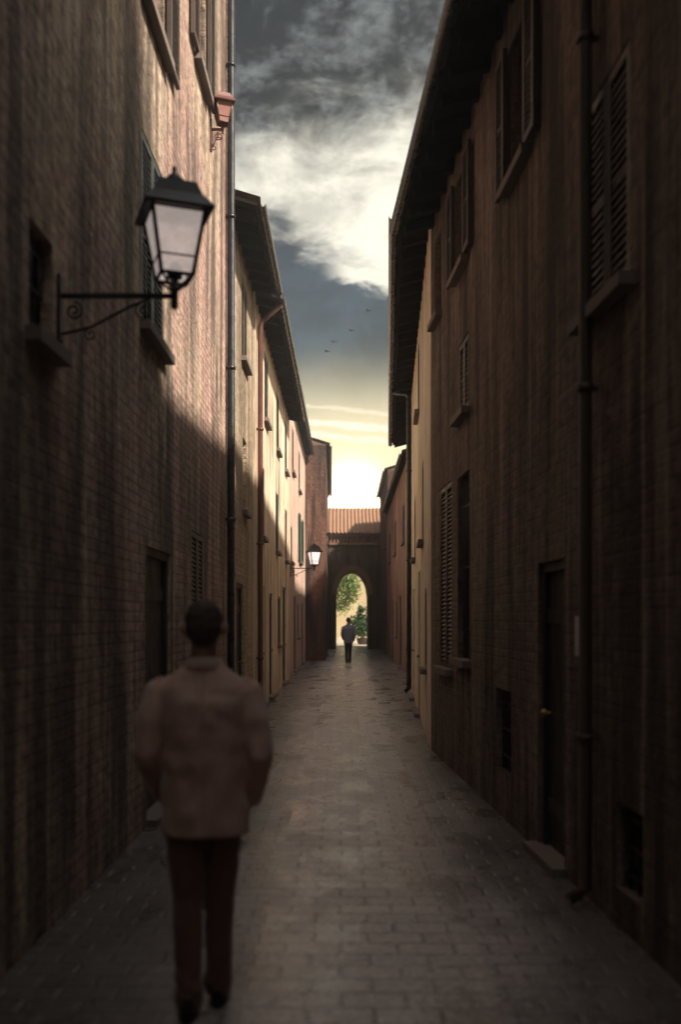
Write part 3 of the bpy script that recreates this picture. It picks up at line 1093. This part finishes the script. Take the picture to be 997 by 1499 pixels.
def make_person(label, loc, jacket_m, trouser_m, face_deg=0, turn=0):
    t = thing('person', label, 'person', (0, 0, 0))
    sh = {-1: Vector((-.185, -.005, 1.425)), 1: Vector((.185, -.005, 1.42))}
    el = {-1: Vector((-.248, -.055, 1.150)), 1: Vector((.246, -.050, 1.140))}
    wr = {-1: Vector((-.205, .115, .945)), 1: Vector((.205, .105, .915))}
    foot = {-1: Vector((-.058, -.07, .0)), 1: Vector((.056, .10, .0))}
    hip = {-1: Vector((-.082, 0, .90)), 1: Vector((.082, 0, .90))}
    knee = {-1: Vector((-.070, .0, .49)), 1: Vector((.066, .06, .49))}
    # body: head, neck, trunk, arms, hands and legs as one surface
    b = MB()
    b.ell((0, .012, 1.700), (.079, .098, .102), 24, 16)
    b.ell((0, .042, 1.640), (.055, .062, .062), 18, 12)             # jaw
    b.ell((0, .098, 1.612), (.022, .016, .018), 10, 8)              # chin
    b.tube([(0, .100, 1.715), (0, .118, 1.685), (0, .122, 1.668)], [.008, .012, .014], 10)  # nose
    b.ell((0, .096, 1.642), (.024, .012, .009), 12, 8)              # mouth
    for s in (-1, 1):
        b.ell((s * .093, .004, 1.690), (.013, .022, .034), 12, 10)  # ears
        b.ell((s * .030, .094, 1.722), (.020, .010, .008), 10, 8)   # brows
    limb(b, [(0, -.012, 1.50), (0, 0, 1.60), (0, .01, 1.66)], [.062, .056, .055])
    b.loft([(0, 0, .86, .15, .10), (0, 0, 1.0, .155, .105), (0, 0, 1.14, .140, .098), (0, 0, 1.32, .170, .11), (0, 0, 1.44, .165, .095), (0, 0, 1.50, .09, .07)], 24)
    for s in (-1, 1):
        limb(b, [sh[s], el[s], wr[s]], [.055, .042, .030])
        # hand slipping into the trouser pocket: palm, four fingers, thumb on the front side
        d = Vector((-s * .25, .30, -.92)).normalized()
        side = Vector((s * .2, .93, .3)).normalized()
        nrm = d.cross(side).normalized()
        palm0, palm1 = wr[s], wr[s] + d * .085
        for k in range(4):
            off = side * (.030 - .020 * k)
            ln = (.068, .078, .072, .056)[k]
            k0 = palm1 + off
            limb(b, [palm0 + off * .6, k0, k0 + d * ln * .55 + nrm * s * -.006, k0 + d * ln + nrm * s * -.018], [.014, .0105, .0092, .0078], n=8)
        th = palm0 + d * .03 + side * .032
        limb(b, [palm0 + side * .014, th, th + (d + side * .55).normalized() * .035, th + (d + side * .25).normalized() * .062], [.014, .0125, .011, .009], n=8)
        limb(b, [hip[s], knee[s], foot[s] + Vector((0, 0, .08))], [.075, .052, .038])
        limb(b, [foot[s] + Vector((0, -.04, .05)), foot[s] + Vector((0, .12, .035))], [.035, .028])
    fused('body', b, .0075, 3, 'skin', t)
    # hair: cap over the skull, short at the nape
    b = MB()
    b.ell((0, -.006, 1.730), (.083, .104, .088), 24, 16)
    b.ell((0, -.044, 1.690), (.078, .068, .082), 20, 14)
    b.ell((0, -.052, 1.655), (.058, .036, .045), 16, 10)
    b.ell((0, .055, 1.775), (.060, .052, .032), 16, 10)
    fused('hair', b, .009, 2, 'hair', t, lambda c: [mnoise.noise(c * 34 + Vector((i * 9, 0, 0))) * .007 + mnoise.noise(c * 90 + Vector((i * 9, 0, 0))) * .004 for i in range(3)])
    # shirt collar
    b = MB()
    b.loft([(0, -.008, 1.515, .076, .072), (0, -.004, 1.566, .066, .064)], 24)
    part('shirt_collar', b, 'shirt', t)
    # jacket
    b = MB()
    b.loft([(0, .000, .79, .188, .135), (0, .000, .802, .190, .138), (0, .0, .95, .188, .140), (0, -.005, 1.06, .176, .130), (0, -.01, 1.16, .180, .130), (0, -.015, 1.28, .196, .138),
            (0, -.015, 1.38, .202, .130), (0, -.012, 1.435, .196, .112), (0, -.010, 1.475, .160, .094), (0, -.010, 1.505, .122, .082), (0, -.008, 1.53, .086, .074), (0, -.008, 1.545, .078, .07)], 32, 2.3)
    for s in (-1, 1):
        limb(b, [sh[s] + Vector((-s * .04, 0, .005)), sh[s] + Vector((s * .012, 0, -.020)), (sh[s] + el[s]) / 2 + Vector((s * .012, -.01, 0)), el[s], (el[s] + wr[s]) / 2, wr[s] + Vector((0, 0, .01))],
             [.056, .068, .066, .060, .055, .048])
    def fold(c):
        # soft cloth folds: drag lines at the waist and the elbows, sagging below the shoulder blades
        sx = 1 if c.x > 0 else -1
        n = mnoise.noise(Vector((abs(c.x) * 9 + c.z * 7, c.y * 6, c.z * 8 - abs(c.x) * 8 + sx * 4)))
        m = mnoise.noise(Vector((c.x * 3, c.y * 3, c.z * 4)) + Vector((4, 1, 0)))
        k = .0085 if c.z < 1.42 else .003
        r = Vector((c.x, c.y * 1.4, 0))
        r = r.normalized() if r.length > 1e-4 else Vector((0, 0, 0))
        vent = -.010 * math.exp(-(c.x / .010) ** 2) if (c.y < -.06 and c.z < 1.02) else 0
        seam = -.004 * math.exp(-(c.x / .008) ** 2) if (c.y < -.05 and c.z >= 1.02) else 0
        return r * (n * k * 1.5 + m * .010 + vent + seam)
    j = fused('jacket', b, .0085, 2, jacket_m, t, fold)
    b = MB()
    b.loft([(0, -.010, 1.505, .088, .080), (0, -.010, 1.513, .096, .088), (0, -.008, 1.548, .080, .076), (0, -.008, 1.556, .073, .070)], 28)
    part('collar', b, jacket_m, j)
    # trousers
    b = MB()
    b.loft([(0, 0, .80, .165, .115), (0, 0, .90, .168, .118), (0, 0, 1.0, .155, .108)], 26, 2.2)
    for s in (-1, 1):
        limb(b, [hip[s], hip[s] * .5 + knee[s] * .5, knee[s], knee[s] * .5 + foot[s] * .5 + Vector((0, -.012, .03)), foot[s] + Vector((0, -.01, .075))], [.096, .086, .069, .064, .062])
    def tfold(c):
        n = mnoise.noise(Vector((c.x * 6, c.y * 6, c.z * 17)))
        k = .012 if c.z < .25 else .006
        return (n * k, mnoise.noise(Vector((c.x * 8, c.y * 8 + 5, c.z * 15))) * k, 0)
    fused('trousers', b, .009, 4, trouser_m, t, tfold)
    for s in (-1, 1):
        b = MB()
        f = foot[s]
        ox = s * .012
        b.loft([(f.x, f.y + .045, .004, .043, .135), (f.x + ox * .5, f.y + .045, .03, .046, .138), (f.x, f.y + .03, .055, .042, .115), (f.x, f.y - .005, .09, .038, .062), (f.x, f.y - .02, .115, .036, .046)], 20, 2.2)
        part('shoe', b, 'shoe', t)
    t.location = loc
    t.rotation_euler = (0, 0, R(face_deg))
    return t
make_person('person in a brown tweed jacket walking away close by, hands in pockets, seen from behind', (-.605, 4.23, .0), 'tweed', 'maroon', 3)
make_person('small far person in a blue grey jacket and black trousers walking towards the arch', (.31, 37.8, .005), 'blue_grey', 'black_wool', -4)

# ------------------------------------------------------------------ birds
BL = ['topmost of the four dark birds, nearest the right eaves', 'second highest dark bird in the sky, right of the middle', 'third highest dark bird in the sky, just left of the middle', 'lowest and leftmost of the four dark birds in the sky']
for (px, py, rz, dip), lb in zip(((539, 455, 70, .3), (514, 484, 40, .5), (488, 501, 20, .35), (478, 515, 50, .45)), BL):
    t = thing('bird', lb, 'bird', on(px, py, 38), 'birds over the alley')
    o = Vector(t.location)
    s = .9
    mb = MB()
    mb.tube([(0, -.13 * s, 0), (0, -.06 * s, .005), (0, .02 * s, .01), (0, .07 * s, .012), (0, .10 * s, .01)], [.006, .022, .03, .02, .006], 8)
    mb.hexa([(-.012, -.2, 0), (.012, -.2, 0), (.008, -.1, 0), (-.008, -.1, 0), (-.02, -.2, .004), (.02, -.2, .004), (.008, -.1, .006), (-.008, -.1, .006)])
    link('body', mb.mesh('body'), 'bird', t)
    for sg in (-1, 1):
        mb = MB()
        r = []
        for f, yy, zz, c in ((0, .03, .01, .075), (.35, .06, .05 * (1 + dip), .07), (.7, .03, .05 * (1 + dip * .5), .05), (1, -.06, .0, .012)):
            x = sg * (.012 + .14 * f)
            r.append([(x, yy, zz), (x, yy - c, zz - .004), (x, yy - c * .5, zz - .012)])
        mb.rings(r)
        link('wing', mb.mesh('wing'), 'bird', t)
    t.rotation_euler = (0, 0, R(rz))
